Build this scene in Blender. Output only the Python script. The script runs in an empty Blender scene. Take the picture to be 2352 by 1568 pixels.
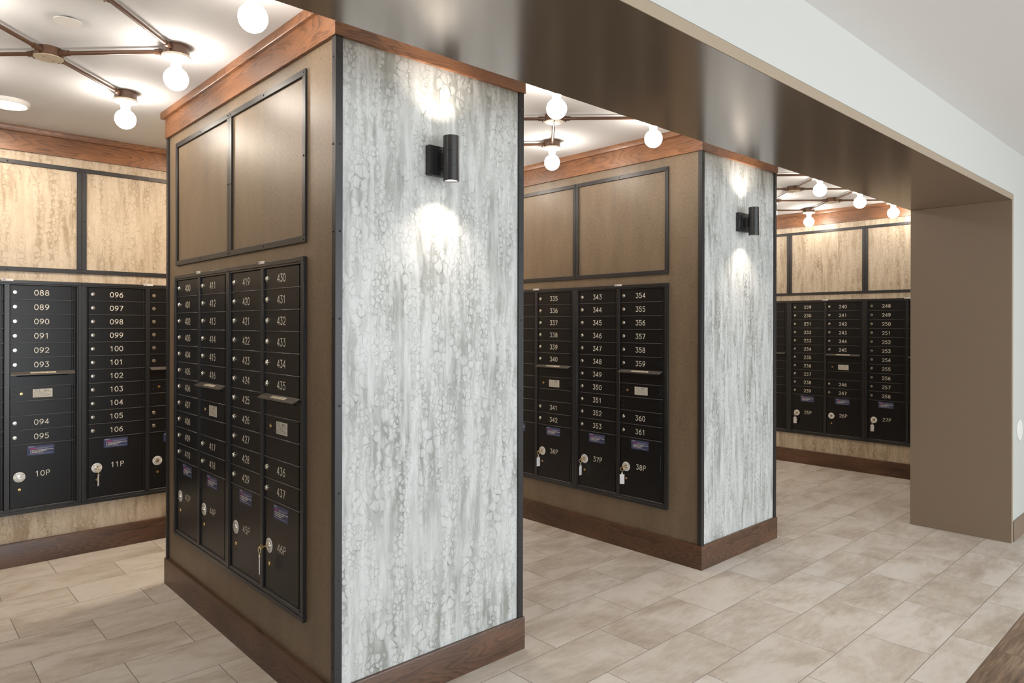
import bpy, math, random
from mathutils import Vector, Matrix
random.seed(7)
SC = bpy.context.scene
COL = SC.collection
PI = math.pi

# ------------------------------------------------------------------ camera
CAM = (-1.3006, -2.3762, 1.5211)
F_PX, PPY, YAW, ROLL = 1594.29, 745.43, 0.7475, 0.0020
cd = bpy.data.cameras.new('camera')
cam = bpy.data.objects.new('camera', cd)
COL.objects.link(cam)
cd.sensor_fit = 'HORIZONTAL'
cd.sensor_width = 36.0
cd.lens = F_PX / 2352 * 36.0
cd.shift_x = 0.0
cd.shift_y = -(784 - PPY) / 2352.0
cd.clip_start = 0.05
_f = Vector((math.sin(YAW), math.cos(YAW), 0))
_r = Vector((math.cos(YAW), -math.sin(YAW), 0))
_u = Vector((0, 0, 1))
_r2 = _r * math.cos(ROLL) + _u * math.sin(ROLL)
_u2 = _u * math.cos(ROLL) - _r * math.sin(ROLL)
cam.matrix_world = Matrix(((_r2.x, _u2.x, -_f.x, CAM[0]), (_r2.y, _u2.y, -_f.y, CAM[1]),
                           (_r2.z, _u2.z, -_f.z, CAM[2]), (0, 0, 0, 1)))
SC.camera = cam

# ------------------------------------------------------------------ world, daylight, exposure
world = bpy.data.worlds.new('world')
SC.world = world
world.use_nodes = True
bg = world.node_tree.nodes['Background']
bg.inputs[0].default_value = (0.80, 0.90, 1.0, 1)
bg.inputs[1].default_value = 0.9


def area(name, loc, rot, sx, sy, power, color, spread=PI):
    l = bpy.data.lights.new(name, 'AREA')
    l.shape = 'RECTANGLE'
    l.size, l.size_y = sx, sy
    l.energy = power
    l.color = color
    l.spread = spread
    o = bpy.data.objects.new(name, l)
    o.location = loc
    o.rotation_euler = rot
    COL.objects.link(o)
    return o


# added area light, standing in for assumed hall windows behind the camera, none built
area('assumed_daylight', (1.5, -6.6, 1.35), (PI / 2 + .14, 0, 0), 8.0, 2.3, 310, (0.93, 0.97, 1.0))
SC.view_settings.view_transform = 'Standard'
SC.view_settings.look = 'None'
SC.view_settings.gamma = 1.0
SC.view_settings.use_curve_mapping = False
SC.view_settings.exposure = 0.12
BULB_E = 46.0
BULB_COL = (1.0, 0.905, 0.80)
DISC_E = 150.0
DISC_COL = (1.0, 0.84, 0.66)

# ------------------------------------------------------------------ dimensions
ZC = 2.760      # mail room ceiling
W = 0.9396      # pillar width
D = 1.977       # pillar depth
P2X = 2.508
YB = 2.945      # back wall
XR = 6.257      # right wall
XL = -2.60
YS = -0.547     # mail-room side of the front wall
YF = -1.186     # hall side
ZS = 2.402      # soffit
XJ = 4.557      # right jamb
PF = 0.008      # panels stand this far out of the nominal planes


# ------------------------------------------------------------------ node helpers
class NT:
    def __init__(s, name):
        s.m = bpy.data.materials.new(name)
        s.m.use_nodes = True
        s.t = s.m.node_tree
        s.b = s.t.nodes['Principled BSDF']

    def n(s, typ, **kw):
        nd = s.t.nodes.new(typ)
        for k, v in kw.items():
            if k.startswith('i_'):
                k = k[2:].replace('_', ' ')
                nd.inputs[k].default_value = v
            else:
                setattr(nd, k, v)
        return nd

    def l(s, a, b):
        s.t.links.new(a, b)

    def val(s, x, sock):
        if isinstance(x, (int, float)):
            sock.default_value = x
        else:
            s.l(x, sock)

    def math(s, op, a, b=0.0, c=0.0, clamp=False):
        nd = s.n('ShaderNodeMath', operation=op, use_clamp=clamp)
        s.val(a, nd.inputs[0]); s.val(b, nd.inputs[1]); s.val(c, nd.inputs[2])
        return nd.outputs[0]

    def uv(s):
        """u runs along any axis-aligned upright face, v is height (metres)"""
        g = s.n('ShaderNodeNewGeometry')
        sp = s.n('ShaderNodeSeparateXYZ')
        s.l(g.outputs['Position'], sp.inputs[0])
        return s.math('ADD', sp.outputs[0], sp.outputs[1]), sp.outputs[2], sp

    def vec(s, x, y, z=0.0):
        c = s.n('ShaderNodeCombineXYZ')
        s.val(x, c.inputs[0]); s.val(y, c.inputs[1]); s.val(z, c.inputs[2])
        return c.outputs[0]

    def noise(s, v, scale, detail=2.0, rough=0.5, dist=0.0, dim='3D'):
        nd = s.n('ShaderNodeTexNoise', noise_dimensions=dim)
        nd.inputs['Scale'].default_value = scale
        nd.inputs['Detail'].default_value = detail
        nd.inputs['Roughness'].default_value = rough
        nd.inputs['Distortion'].default_value = dist
        s.l(v, nd.inputs['Vector'])
        return nd.outputs[0]

    def ramp(s, x, stops, mode='LINEAR'):
        r = s.n('ShaderNodeValToRGB')
        r.color_ramp.interpolation = mode
        while len(r.color_ramp.elements) < len(stops):
            r.color_ramp.elements.new(0.5)
        for e, (p, c) in zip(r.color_ramp.elements, stops):
            e.position = p
            e.color = (c, c, c, 1) if isinstance(c, (int, float)) else (c[0], c[1], c[2], 1)
        s.l(x, r.inputs[0])
        return r.outputs[0]

    def mix(s, f, a, b, mode='MIX'):
        nd = s.n('ShaderNodeMix', data_type='RGBA', blend_type=mode)
        s.val(f, nd.inputs['Factor'])
        for v, k in ((a, 'A'), (b, 'B')):
            sock = [i for i in nd.inputs if i.name == k and i.type == 'RGBA'][0]
            if isinstance(v, tuple):
                sock.default_value = (v[0], v[1], v[2], 1)
            else:
                s.l(v, sock)
        return [o for o in nd.outputs if o.type == 'RGBA'][0]

    def bump(s, h, strength=0.3, dist=0.001):
        nd = s.n('ShaderNodeBump')
        nd.inputs['Strength'].default_value = strength
        nd.inputs['Distance'].default_value = dist
        s.l(h, nd.inputs['Height'])
        s.l(nd.outputs[0], s.b.inputs['Normal'])


def srgb(r, g, b):
    f = lambda c: (c / 255 / 12.92) if c / 255 <= 0.04045 else ((c / 255 + 0.055) / 1.055) ** 2.4
    return (f(r), f(g), f(b))


def flat(name, col, rough=0.5, metal=0.0, spec=0.5, emis=None, es=0.0):
    t = NT(name)
    t.b.inputs['Base Color'].default_value = (*col, 1)
    t.b.inputs['Roughness'].default_value = rough
    t.b.inputs['Metallic'].default_value = metal
    t.b.inputs['Specular IOR Level'].default_value = spec
    if emis:
        t.b.inputs['Emission Color'].default_value = (*emis, 1)
        t.b.inputs['Emission Strength'].default_value = es
    return t.m


def painted(name, col, rough=0.6, spec=0.3, bumpy=0.05, scale=90, ior=1.5, metal=0.0):
    t = NT(name)
    t.b.inputs['Metallic'].default_value = metal
    t.b.inputs['IOR'].default_value = ior
    g = t.n('ShaderNodeNewGeometry').outputs['Position']
    n = t.noise(g, scale, 3)
    n2 = t.noise(g, 1.5, 2)
    c = t.mix(t.math('MULTIPLY', n2, 0.25), tuple(col), tuple(x * 0.93 for x in col))
    t.l(c, t.b.inputs['Base Color'])
    t.b.inputs['Roughness'].default_value = rough
    t.b.inputs['Specular IOR Level'].default_value = spec
    t.bump(n, bumpy, 0.002)
    return t.m


def paper(name, light, mid, dark):
    """marbled paper: chains of pale bubbles with fine dark rims in hanging streaks"""
    t = NT(name)
    u, v, sp = t.uv()

    def warp(amp, scale, off):
        wn = t.n('ShaderNodeTexNoise', noise_dimensions='3D')
        wn.inputs['Scale'].default_value = scale
        wn.inputs['Detail'].default_value = 2.5
        t.l(t.vec(u, v, off), wn.inputs['Vector'])
        w3 = t.n('ShaderNodeSeparateXYZ')
        t.l(wn.outputs['Color'], w3.inputs[0])
        return t.math('MULTIPLY_ADD', w3.outputs[0], amp, u), t.math('MULTIPLY_ADD', w3.outputs[1], amp * 1.4, v)
    # smoky hanging streaks
    strip = t.n('ShaderNodeTexWhiteNoise', noise_dimensions='1D')
    t.l(t.math('FLOOR', t.math('MULTIPLY', u, 14.0)), strip.inputs['W'])
    wu0, wv0 = warp(0.030, 7.0, 3.0)
    st = t.noise(t.vec(t.math('MULTIPLY', wu0, 24.0), t.math('MULTIPLY', v, 3.0), 1.0), 1.0, 5, 0.62, 0.35)
    st = t.math('ADD', st, t.math('MULTIPLY', t.math('SUBTRACT', strip.outputs['Value'], 0.5), 0.10))
    G = t.ramp(st, [(0.34, 0.0), (0.47, 0.45), (0.60, 1.0)])
    cloud = t.ramp(t.noise(t.vec(u, t.math('MULTIPLY', v, 0.5), 8.0), 5.0, 3, 0.55), [(0.35, 0.45), (0.62, 1.0)])
    G = t.math('MULTIPLY', G, cloud)
    inside_l, rim_l = [], []
    for sc, amp, off, ww in ((26.0, 0.060, 0.0, 0.026), (46.0, 0.045, 5.0, 0.040)):
        wu, wv = warp(amp, 10.0, off)
        fwu, fwv = warp(0.006, 70.0, off + 1)
        cu = t.math('ADD', wu, t.math('SUBTRACT', fwu, u))
        cv = t.math('ADD', wv, t.math('SUBTRACT', fwv, v))
        co = t.vec(t.math('ADD', cu, off), t.math('MULTIPLY', cv, 0.74), 0.0)
        f1 = t.n('ShaderNodeTexVoronoi', voronoi_dimensions='2D', feature='F1')
        f1.inputs['Scale'].default_value = sc
        t.l(co, f1.inputs['Vector'])
        de = t.n('ShaderNodeTexVoronoi', voronoi_dimensions='2D', feature='DISTANCE_TO_EDGE')
        de.inputs['Scale'].default_value = sc
        t.l(co, de.inputs['Vector'])
        c3 = t.n('ShaderNodeSeparateXYZ')
        t.l(f1.outputs['Color'], c3.inputs[0])
        rad = t.math('MULTIPLY_ADD', c3.outputs[0], 0.36, 0.32)
        # signed distance to the bubble rim: inside both the circle and its cell
        sd = t.math('MINIMUM', t.math('SUBTRACT', rad, f1.outputs['Distance']),
                    t.math('MULTIPLY', t.math('SUBTRACT', de.outputs['Distance'], 0.020), 1.5))
        ins = t.ramp(t.math('MULTIPLY_ADD', sd, 4.0, 0.5), [(0.46, 0.0), (0.56, 1.0)])
        ab = t.math('ABSOLUTE', sd)
        rim = t.ramp(ab, [(0.0, 1.0), (ww * 0.7, 0.75), (ww * 1.6, 0.25), (ww * 4.0, 0.0)])
        brk = t.ramp(t.noise(t.vec(u, v, off + 20.0), 38.0, 2, 0.5), [(0.38, 0.12), (0.58, 1.0)])
        ex = t.math('MULTIPLY', t.math('MULTIPLY', rim, brk), t.math('MULTIPLY_ADD', c3.outputs[1], 0.65, 0.35))
        halo = t.ramp(sd, [(0.0, 1.0), (0.13, 0.25), (0.26, 0.0)])
        ins = t.math('MULTIPLY', ins, t.math('SUBTRACT', 1.0, t.math('MULTIPLY', halo, 0.75)))
        inside_l.append(ins)
        rim_l.append(ex)
    pick = t.ramp(t.noise(t.vec(u, t.math('MULTIPLY', v, 0.6), 2.0), 9.0, 3, 0.6), [(0.46, 0.0), (0.54, 1.0)])
    ins = t.mix(pick, inside_l[0], inside_l[1])
    rim = t.mix(pick, rim_l[0], rim_l[1])
    plain = t.ramp(t.noise(t.vec(t.math('MULTIPLY', wu0, 16.0), t.math('MULTIPLY', v, 2.0), 12.0), 1.0, 3, 0.6), [(0.40, 0.0), (0.52, 1.0)])
    ins = t.math('MULTIPLY', ins, plain)
    rim = t.math('MULTIPLY', rim, t.math('MULTIPLY_ADD', plain, 0.85, 0.15))
    gk = t.math('MULTIPLY', G, t.math('SUBTRACT', 1.0, t.math('MULTIPLY', ins, 0.62)))
    comb = t.noise(t.vec(t.math('MULTIPLY', u, 170.0), t.math('MULTIPLY', v, 5.0), 0.0), 1.0, 2, 0.6)
    col = t.mix(gk, tuple(light), tuple(mid))
    col = t.mix(t.math('MULTIPLY', t.ramp(comb, [(0.45, 0.0), (0.7, 1.0)]), 0.16), col, tuple(mid))
    rk = t.math('MULTIPLY', rim, t.math('MULTIPLY_ADD', G, 0.45, 0.52))
    col = t.mix(rk, col, tuple(dark))
    t.l(col, t.b.inputs['Base Color'])
    t.b.inputs['Roughness'].default_value = 0.40
    t.b.inputs['Specular IOR Level'].default_value = 0.35
    return t.m


def woven(name, c0, c1):
    t = NT(name)
    u, v, sp = t.uv()
    a = t.noise(t.vec(t.math('MULTIPLY', u, 420.0), t.math('MULTIPLY', v, 60.0), 0.0), 1.0, 2, 0.6)
    b = t.noise(t.vec(t.math('MULTIPLY', u, 60.0), t.math('MULTIPLY', v, 300.0), 3.0), 1.0, 2, 0.6)
    s = t.noise(t.vec(t.math('MULTIPLY', u, 10.0), t.math('MULTIPLY', v, 2.5), 9.0), 1.0, 4, 0.6)
    h = t.math('ADD', t.math('MULTIPLY', a, 0.6), t.math('MULTIPLY', b, 0.4))
    k = t.math('ADD', t.math('MULTIPLY', h, 0.78), t.math('MULTIPLY', s, 0.22))
    t.l(t.ramp(k, [(0.36, c0), (0.62, c1)]), t.b.inputs['Base Color'])
    t.b.inputs['Roughness'].default_value = 0.42
    t.b.inputs['Specular IOR Level'].default_value = 0.5
    t.bump(h, 0.35, 0.0008)
    return t.m


def oak(name, c0, c1, c2):
    t = NT(name)
    u, v, sp = t.uv()
    # cathedral grain: contour lines of a field stretched along the board
    fld = t.noise(t.vec(t.math('MULTIPLY', u, 0.9), t.math('MULTIPLY', v, 6.5), 1.0), 1.0, 2, 0.45, 0.25)
    wig = t.noise(t.vec(t.math('MULTIPLY', u, 9.0), t.math('MULTIPLY', v, 40.0), 3.0), 1.0, 2, 0.5)
    ph = t.math('MULTIPLY_ADD', wig, 0.9, t.math('MULTIPLY', fld, 30.0))
    ring = t.math('FRACT', ph)
    ring = t.ramp(ring, [(0.0, 0.9), (0.22, 0.35), (0.8, 0.0), (1.0, 0.9)])
    fine = t.noise(t.vec(t.math('MULTIPLY', u, 22.0), t.math('MULTIPLY', v, 520.0), 5.0), 1.0, 3, 0.65)
    big = t.noise(t.vec(t.math('MULTIPLY', u, 2.5), t.math('MULTIPLY', v, 7.0), 2.0), 1.0, 2)
    k = t.math('SUBTRACT', 0.62, t.math('MULTIPLY', ring, 0.27))
    k = t.math('ADD', k, t.math('MULTIPLY', t.math('SUBTRACT', fine, 0.5), 0.65))
    k = t.math('ADD', k, t.math('MULTIPLY', t.math('SUBTRACT', big, 0.5), 0.7))
    t.l(t.ramp(k, [(0.18, c0), (0.48, c1), (0.82, c2)]), t.b.inputs['Base Color'])
    t.b.inputs['Roughness'].default_value = 0.36
    t.b.inputs['Specular IOR Level'].default_value = 0.5
    t.bump(fine, 0.06, 0.0006)
    return t.m


def tile_floor(name):
    t = NT(name)
    _, _, sp = t.uv()
    x, y = sp.outputs[0], sp.outputs[1]
    RH, BW = 0.3048, 0.6126
    row = t.math('DIVIDE', t.math('ADD', y, 1.345 + 40 * RH), RH)
    ri = t.math('FLOOR', row)
    fr = t.math('SUBTRACT', row, ri)
    par = t.math('MODULO', ri, 2.0)
    cx = t.math('DIVIDE', t.math('ADD', t.math('SUBTRACT', x, 2.300 - 20 * BW), t.math('MULTIPLY', par, BW / 2)), BW)
    ci = t.math('FLOOR', cx)
    fc = t.math('SUBTRACT', cx, ci)
    ex = t.math('MULTIPLY', t.math('MINIMUM', fc, t.math('SUBTRACT', 1.0, fc)), BW)
    ey = t.math('MULTIPLY', t.math('MINIMUM', fr, t.math('SUBTRACT', 1.0, fr)), RH)
    e = t.math('MINIMUM', ex, ey)
    grout = t.ramp(t.math('MULTIPLY', e, 100.0), [(0.12, 1.0), (0.22, 0.0)])
    wn = t.n('ShaderNodeTexWhiteNoise', noise_dimensions='2D')
    t.l(t.vec(ri, ci), wn.inputs['Vector'])
    off = t.math('MULTIPLY', wn.outputs['Value'], 37.0)
    p = t.vec(t.math('MULTIPLY', x, 0.55), y, off)
    blot = t.noise(p, 3.6, 6, 0.62, 0.5)
    fine = t.noise(t.vec(t.math('MULTIPLY', x, 4.0), t.math('MULTIPLY', y, 14.0), off), 2.6, 6, 0.7)
    spec = t.noise(p, 60.0, 3, 0.7)
    k = t.math('ADD', t.math('MULTIPLY', blot, 0.72), t.math('MULTIPLY', fine, 0.28))
    c = t.ramp(k, [(0.34, srgb(170, 158, 145)), (0.45, srgb(196, 187, 176)), (0.54, srgb(212, 206, 198)), (0.68, srgb(222, 217, 211))])
    c = t.mix(t.math('MULTIPLY', wn.outputs['Value'], 0.16), c, srgb(180, 168, 154))
    c = t.mix(t.math('MULTIPLY', t.ramp(spec, [(0.6, 0.0), (0.8, 1.0)]), 0.18), c, srgb(232, 226, 218))
    c = t.mix(grout, c, srgb(134, 126, 117))
    t.l(c, t.b.inputs['Base Color'])
    t.b.inputs['Roughness'].default_value = 0.42
    t.b.inputs['Specular IOR Level'].default_value = 0.4
    t.bump(t.math('MULTIPLY', grout, -1.0), 0.5, 0.0015)
    return t.m


def plank_floor(name):
    t = NT(name)
    _, _, sp = t.uv()
    x, y = sp.outputs[0], sp.outputs[1]
    RH, BW = 0.18, 1.22
    row = t.math('DIVIDE', t.math('ADD', y, 1.525 + 40 * RH), RH)
    ri = t.math('FLOOR', row)
    fr = t.math('SUBTRACT', row, ri)
    cx = t.math('DIVIDE', t.math('ADD', t.math('ADD', x, 12.03), t.math('MULTIPLY', ri, 0.47)), BW)
    ci = t.math('FLOOR', cx)
    fc = t.math('SUBTRACT', cx, ci)
    e = t.math('MINIMUM', t.math('MULTIPLY', t.math('MINIMUM', fc, t.math('SUBTRACT', 1.0, fc)), BW),
               t.math('MULTIPLY', t.math('MINIMUM', fr, t.math('SUBTRACT', 1.0, fr)), RH))
    grout = t.ramp(t.math('MULTIPLY', e, 100.0), [(0.04, 1.0), (0.1, 0.0)])
    wn = t.n('ShaderNodeTexWhiteNoise', noise_dimensions='2D')
    t.l(t.vec(ri, ci), wn.inputs['Vector'])
    off = t.math('MULTIPLY', wn.outputs['Value'], 23.0)
    g = t.noise(t.vec(t.math('MULTIPLY', x, 5.0), t.math('MULTIPLY', y, 70.0), off), 1.0, 5, 0.65, 0.4)
    b = t.noise(t.vec(t.math('MULTIPLY', x, 1.5), t.math('MULTIPLY', y, 6.0), off), 1.6, 3, 0.6)
    k = t.math('ADD', t.math('MULTIPLY', g, 0.55), t.math('MULTIPLY', b, 0.45))
    c = t.ramp(k, [(0.33, srgb(70, 56, 46)), (0.5, srgb(128, 106, 86)), (0.66, srgb(168, 146, 122))])
    c = t.mix(grout, c, srgb(50, 40, 34))
    t.l(c, t.b.inputs['Base Color'])
    t.b.inputs['Roughness'].default_value = 0.45
    t.bump(g, 0.15, 0.001)
    return t.m


def coated(name, col, rough=0.38, spec=0.5):
    t = NT(name)
    g = t.n('ShaderNodeNewGeometry').outputs['Position']
    n = t.noise(g, 420, 2)
    t.b.inputs['Base Color'].default_value = (*col, 1)
    t.b.inputs['Roughness'].default_value = rough
    t.b.inputs['Specular IOR Level'].default_value = spec
    t.bump(n, 0.10, 0.0005)
    return t.m


M = dict(
    paper=paper('marbled_paper_grey', srgb(204, 207, 206), srgb(144, 146, 141), srgb(92, 93, 86)),
    paper_w=paper('marbled_paper_cream', srgb(202, 189, 169), srgb(156, 138, 115), srgb(108, 89, 69)),
    woven=woven('woven_brown_panel', srgb(92, 78, 62), srgb(132, 114, 92)),
    oak=oak('stained_oak', srgb(42, 31, 25), srgb(82, 59, 45), srgb(114, 81, 59)),
    oak_lit=oak('oak_cornice_lit', srgb(62, 42, 30), srgb(116, 78, 52), srgb(158, 108, 72)),  # same oak as the baseboards, lamplight brightness put into the colour
    tile=tile_floor('floor_tile'),
    plank=plank_floor('floor_plank'),
    ceil=painted('ceiling_paint', srgb(222, 223, 225), 0.8, 0.15, 0.04),
    white=painted('wall_paint_white', srgb(193, 194, 189), 0.7, 0.2, 0.05),
    liner=painted('brown_liner_paint', srgb(150, 130, 109), 0.17, 0.8, 0.02, 70, ior=3.6, metal=0.4),
    edge_lit=painted('brown_edge_lit', srgb(158, 143, 123), 0.5, 0.3, 0.03, 70),  # liner's brown lightened, daylight on its front edge put into the colour
    ceil_hall=painted('hall_ceiling_paint', srgb(236, 235, 233), 0.8, 0.15, 0.04),
    jamb=painted('brown_jamb_paint', srgb(129, 111, 93), 0.42, 0.4, 0.04, 70),
    black=coated('black_powder_coat', (0.007, 0.007, 0.008), 0.32, 0.34),
    blackf=coated('black_frame_coat', (0.019, 0.019, 0.021), 0.30),
    steel=coated('dark_steel', (0.019, 0.019, 0.021), 0.40),
    lip=coated('door_lip_glint', (0.075, 0.075, 0.076), 0.30),  # black frame coat lightened, light caught on the ledges put into the colour
    hood=coated('hood_metal', (0.095, 0.084, 0.072), 0.25),
    dark=flat('dark_gap', (0.004, 0.004, 0.004), 0.8),
    chrome=flat('lock_chrome', (0.72, 0.70, 0.64), 0.22, 1.0),
    lockd=flat('keyway_dark', (0.03, 0.03, 0.03), 0.5),
    brass=flat('brass', (0.72, 0.50, 0.22), 0.30, 1.0),
    ring=flat('ring_pale_brass', (0.86, 0.78, 0.52), 0.28, 0.7),
    plate=flat('lock_plate_silver', (0.82, 0.82, 0.80), 0.35, 0.1),
    num=flat('number_ivory', srgb(226, 222, 210), 0.5),
    ivory=flat('label_ivory', srgb(222, 212, 190), 0.5),
    tag=flat('tag_white', srgb(225, 225, 228), 0.4),
    ink=flat('ink', srgb(70, 68, 66), 0.6),
    blue=flat('sticker_blue', srgb(54, 63, 100), 0.45),
    magenta=flat('sticker_magenta', srgb(190, 40, 130), 0.5),
    conduit=coated('bronze_conduit', srgb(92, 66, 50), 0.33),
    cream=flat('lampholder_cream', srgb(232, 222, 200), 0.4),
    cover=flat('cover_plate_tan', srgb(200, 186, 162), 0.45),
    bulb=flat('bulb_glow', (0.9, 0.9, 0.9), 0.3, emis=BULB_COL, es=BULB_E),
    disc=flat('disc_glow', (0.9, 0.9, 0.9), 0.3, emis=DISC_COL, es=DISC_E),
    spotlens=flat('sconce_lens_glow', (0.9, 0.9, 0.9), 0.3, emis=(1.0, 0.9, 0.8), es=12.0),
    sconce=coated('sconce_black', (0.020, 0.020, 0.021), 0.35),
    wplast=flat('white_plastic', srgb(228, 226, 222), 0.45),
)


# ------------------------------------------------------------------ mesh helpers
class MB:
    def __init__(s):
        s.v, s.f, s.m, s.sm = [], [], [], []

    def add(s, vs, fs, mi=0, smooth=False, T=None):
        b = len(s.v)
        for p in vs:
            p = Vector(p)
            if T is not None:
                p = T @ p
            s.v.append(tuple(p))
        for f in fs:
            s.f.append([b + i for i in f]); s.m.append(mi); s.sm.append(smooth)
        return s

    def box(s, x0, y0, z0, x1, y1, z1, mi=0, T=None):
        vs = [(x, y, z) for z in (z0, z1) for y in (y0, y1) for x in (x0, x1)]
        return s.add(vs, [(0, 2, 3, 1), (4, 5, 7, 6), (0, 1, 5, 4), (2, 6, 7, 3), (0, 4, 6, 2), (1, 3, 7, 5)], mi, False, T)

    def cbox(s, x0, y0, z0, x1, y1, z1, c=0.001, mi=0, T=None):
        X, Y, Z = (x0, x1), (y0, y1), (z0, z1)
        vs = []; idx = {}
        for i in (0, 1):
            for j in (0, 1):
                for k in (0, 1):
                    sx, sy, sz = 1 - 2 * i, 1 - 2 * j, 1 - 2 * k
                    for a in range(3):
                        p = [X[i] + (sx * c if a != 0 else 0), Y[j] + (sy * c if a != 1 else 0), Z[k] + (sz * c if a != 2 else 0)]
                        idx[(i, j, k, a)] = len(vs); vs.append(p)
        fs = []

        def face(keys, nrm):
            ids = [idx[q] for q in keys]
            P = [Vector(vs[q]) for q in ids]
            n = (P[1] - P[0]).cross(P[2] - P[0])
            if n.dot(Vector(nrm)) < 0:
                ids = ids[::-1]
            fs.append(ids)
        for a in range(3):
            o1, o2 = [q for q in range(3) if q != a]
            for h in (0, 1):
                ks = []
                for (p, q) in ((0, 0), (1, 0), (1, 1), (0, 1)):
                    t = [0, 0, 0]; t[a] = h; t[o1] = p; t[o2] = q
                    ks.append((*t, a))
                n = [0, 0, 0]; n[a] = 2 * h - 1
                face(ks, n)
            for p in (0, 1):
                for q in (0, 1):
                    ks = []
                    for h, ax in ((0, o1), (1, o1), (1, o2), (0, o2)):
                        t = [0, 0, 0]; t[a] = h; t[o1] = p; t[o2] = q
                        ks.append((*t, ax))
                    n = [0, 0, 0]; n[o1] = 2 * p - 1; n[o2] = 2 * q - 1
                    face(ks, n)
        for i in (0, 1):
            for j in (0, 1):
                for k in (0, 1):
                    face([(i, j, k, 0), (i, j, k, 1), (i, j, k, 2)], (2 * i - 1, 2 * j - 1, 2 * k - 1))
        return s.add(vs, fs, mi, False, T)

    def lathe(s, prof, n=24, mi=0, T=None, smooth=True, mats=None):
        """profile [(r, h)] turned about local Z"""
        vs = []; fs = []; ms = []
        for r, h in prof:
            for k in range(n):
                a = 2 * PI * k / n
                vs.append((r * math.cos(a), r * math.sin(a), h))
        for i in range(len(prof) - 1):
            for k in range(n):
                k2 = (k + 1) % n
                fs.append((i * n + k, i * n + k2, (i + 1) * n + k2, (i + 1) * n + k))
                ms.append(mats[i] if mats else mi)
        b = len(s.v)
        s.add(vs, [], mi, smooth, T)
        for f, m_ in zip(fs, ms):
            s.f.append([b + i for i in f]); s.m.append(m_); s.sm.append(smooth)
        return s

    def tube(s, p0, p1, r, n=12, mi=0, cap=True, T=None):
        p0, p1 = Vector(p0), Vector(p1)
        d = (p1 - p0); L = d.length
        q = d.to_track_quat('Z', 'Y').to_matrix().to_4x4()
        m = Matrix.Translation(p0) @ q
        if T is not None:
            m = T @ m
        prof = [(r, 0), (r, L)]
        if cap:
            prof = [(0.0001, 0), (r, 0), (r, L), (0.0001, L)]
        s.lathe(prof, n, mi, m, smooth=True)
        return s

    def torus(s, c, R, r, axis='Y', n=24, m=8, mi=0, T=None):
        vs = []; fs = []
        for i in range(n):
            a = 2 * PI * i / n
            for j in range(m):
                b = 2 * PI * j / m
                q = (R + r * math.cos(b))
                if axis == 'Y':
                    p = (c[0] + q * math.cos(a), c[1] + r * math.sin(b), c[2] + q * math.sin(a))
                elif axis == 'X':
                    p = (c[0] + r * math.sin(b), c[1] + q * math.cos(a), c[2] + q * math.sin(a))
                else:
                    p = (c[0] + q * math.cos(a), c[1] + q * math.sin(a), c[2] + r * math.sin(b))
                vs.append(p)
        for i in range(n):
            for j in range(m):
                fs.append((i * m + j, ((i + 1) % n) * m + j, ((i + 1) % n) * m + (j + 1) % m, i * m + (j + 1) % m))
        return s.add(vs, fs, mi, True, T)

    def sweep(s, prof, path, mi=0, closed=False):
        """mitred sweep of a (out, z) profile along a rectangle path of (x, y) going round clockwise seen from above"""
        n = len(path); rings = []
        for i, (x, y) in enumerate(path):
            P = Vector((x, y))
            dn = (Vector(path[(i + 1) % n]) - P) if (closed or i < n - 1) else None
            dp = (P - Vector(path[i - 1])) if (closed or i > 0) else None
            if dn is None: dn = dp
            if dp is None: dp = dn
            dn = dn.normalized(); dp = dp.normalized()
            n1 = Vector((dp.y, -dp.x)); n2 = Vector((dn.y, -dn.x))
            mt = (n1 + n2).normalized(); mt = mt / max(0.2, mt.dot(n1))
            rings.append([(x + mt.x * o, y + mt.y * o, z) for o, z in prof])
        vs = [p for r in rings for p in r]; m = len(prof); fs = []
        for i in range(n if closed else n - 1):
            i2 = (i + 1) % n
            for j in range(m):
                j2 = (j + 1) % m
                fs.append((i * m + j, i2 * m + j, i2 * m + j2, i * m + j2))
        if not closed:
            fs.append(tuple(range(m))[::-1]); fs.append(tuple((n - 1) * m + j for j in range(m)))
        return s.add(vs, fs, mi)

    def mesh(s, name, mats, fix=True):
        me = bpy.data.meshes.new(name)
        me.from_pydata(s.v, [], s.f)
        for m in (mats if isinstance(mats, (list, tuple)) else [mats]):
            me.materials.append(m)
        me.polygons.foreach_set('material_index', s.m)
        me.polygons.foreach_set('use_smooth', s.sm)
        me.update()
        me.set_sharp_from_angle(angle=math.radians(38))
        if fix:
            import bmesh
            bm = bmesh.new(); bm.from_mesh(me)
            bmesh.ops.recalc_face_normals(bm, faces=bm.faces)
            bm.to_mesh(me); bm.free()
            me.set_sharp_from_angle(angle=math.radians(38))
        return me


def link(name, me, parent=None, loc=(0, 0, 0), rot=(0, 0, 0), **props):
    o = bpy.data.objects.new(name, me)
    COL.objects.link(o)
    o.location = loc
    o.rotation_euler = rot
    if parent:
        o.parent = parent
    for k, v in props.items():
        o[k] = v
    return o


def thing(name, label, category, loc=(0, 0, 0), rz=0.0, group=None):
    o = link(name, None, None, loc, (0, 0, rz), label=label, category=category)
    o.empty_display_size = 0.05
    if group:
        o['group'] = group
    return o


def struct(name, mb, mat):
    o = link(name, mb.mesh(name, mat))
    o['kind'] = 'structure'
    return o


def copy_tree(o, parent=None, kids=None):
    kids = kids if kids is not None else {}
    c = o.copy()
    COL.objects.link(c)
    if parent:
        c.parent = parent
    for ch in CH.get(o.name, []):
        d = copy_tree(ch, c)
        CH.setdefault(c.name, []).append(d)
    return c


CH = {}


def part(name, me, parent, loc=(0, 0, 0), rot=(0, 0, 0), **props):
    o = link(name, me, parent, loc, rot, **props)
    CH.setdefault(parent.name, []).append(o)
    return o


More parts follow.
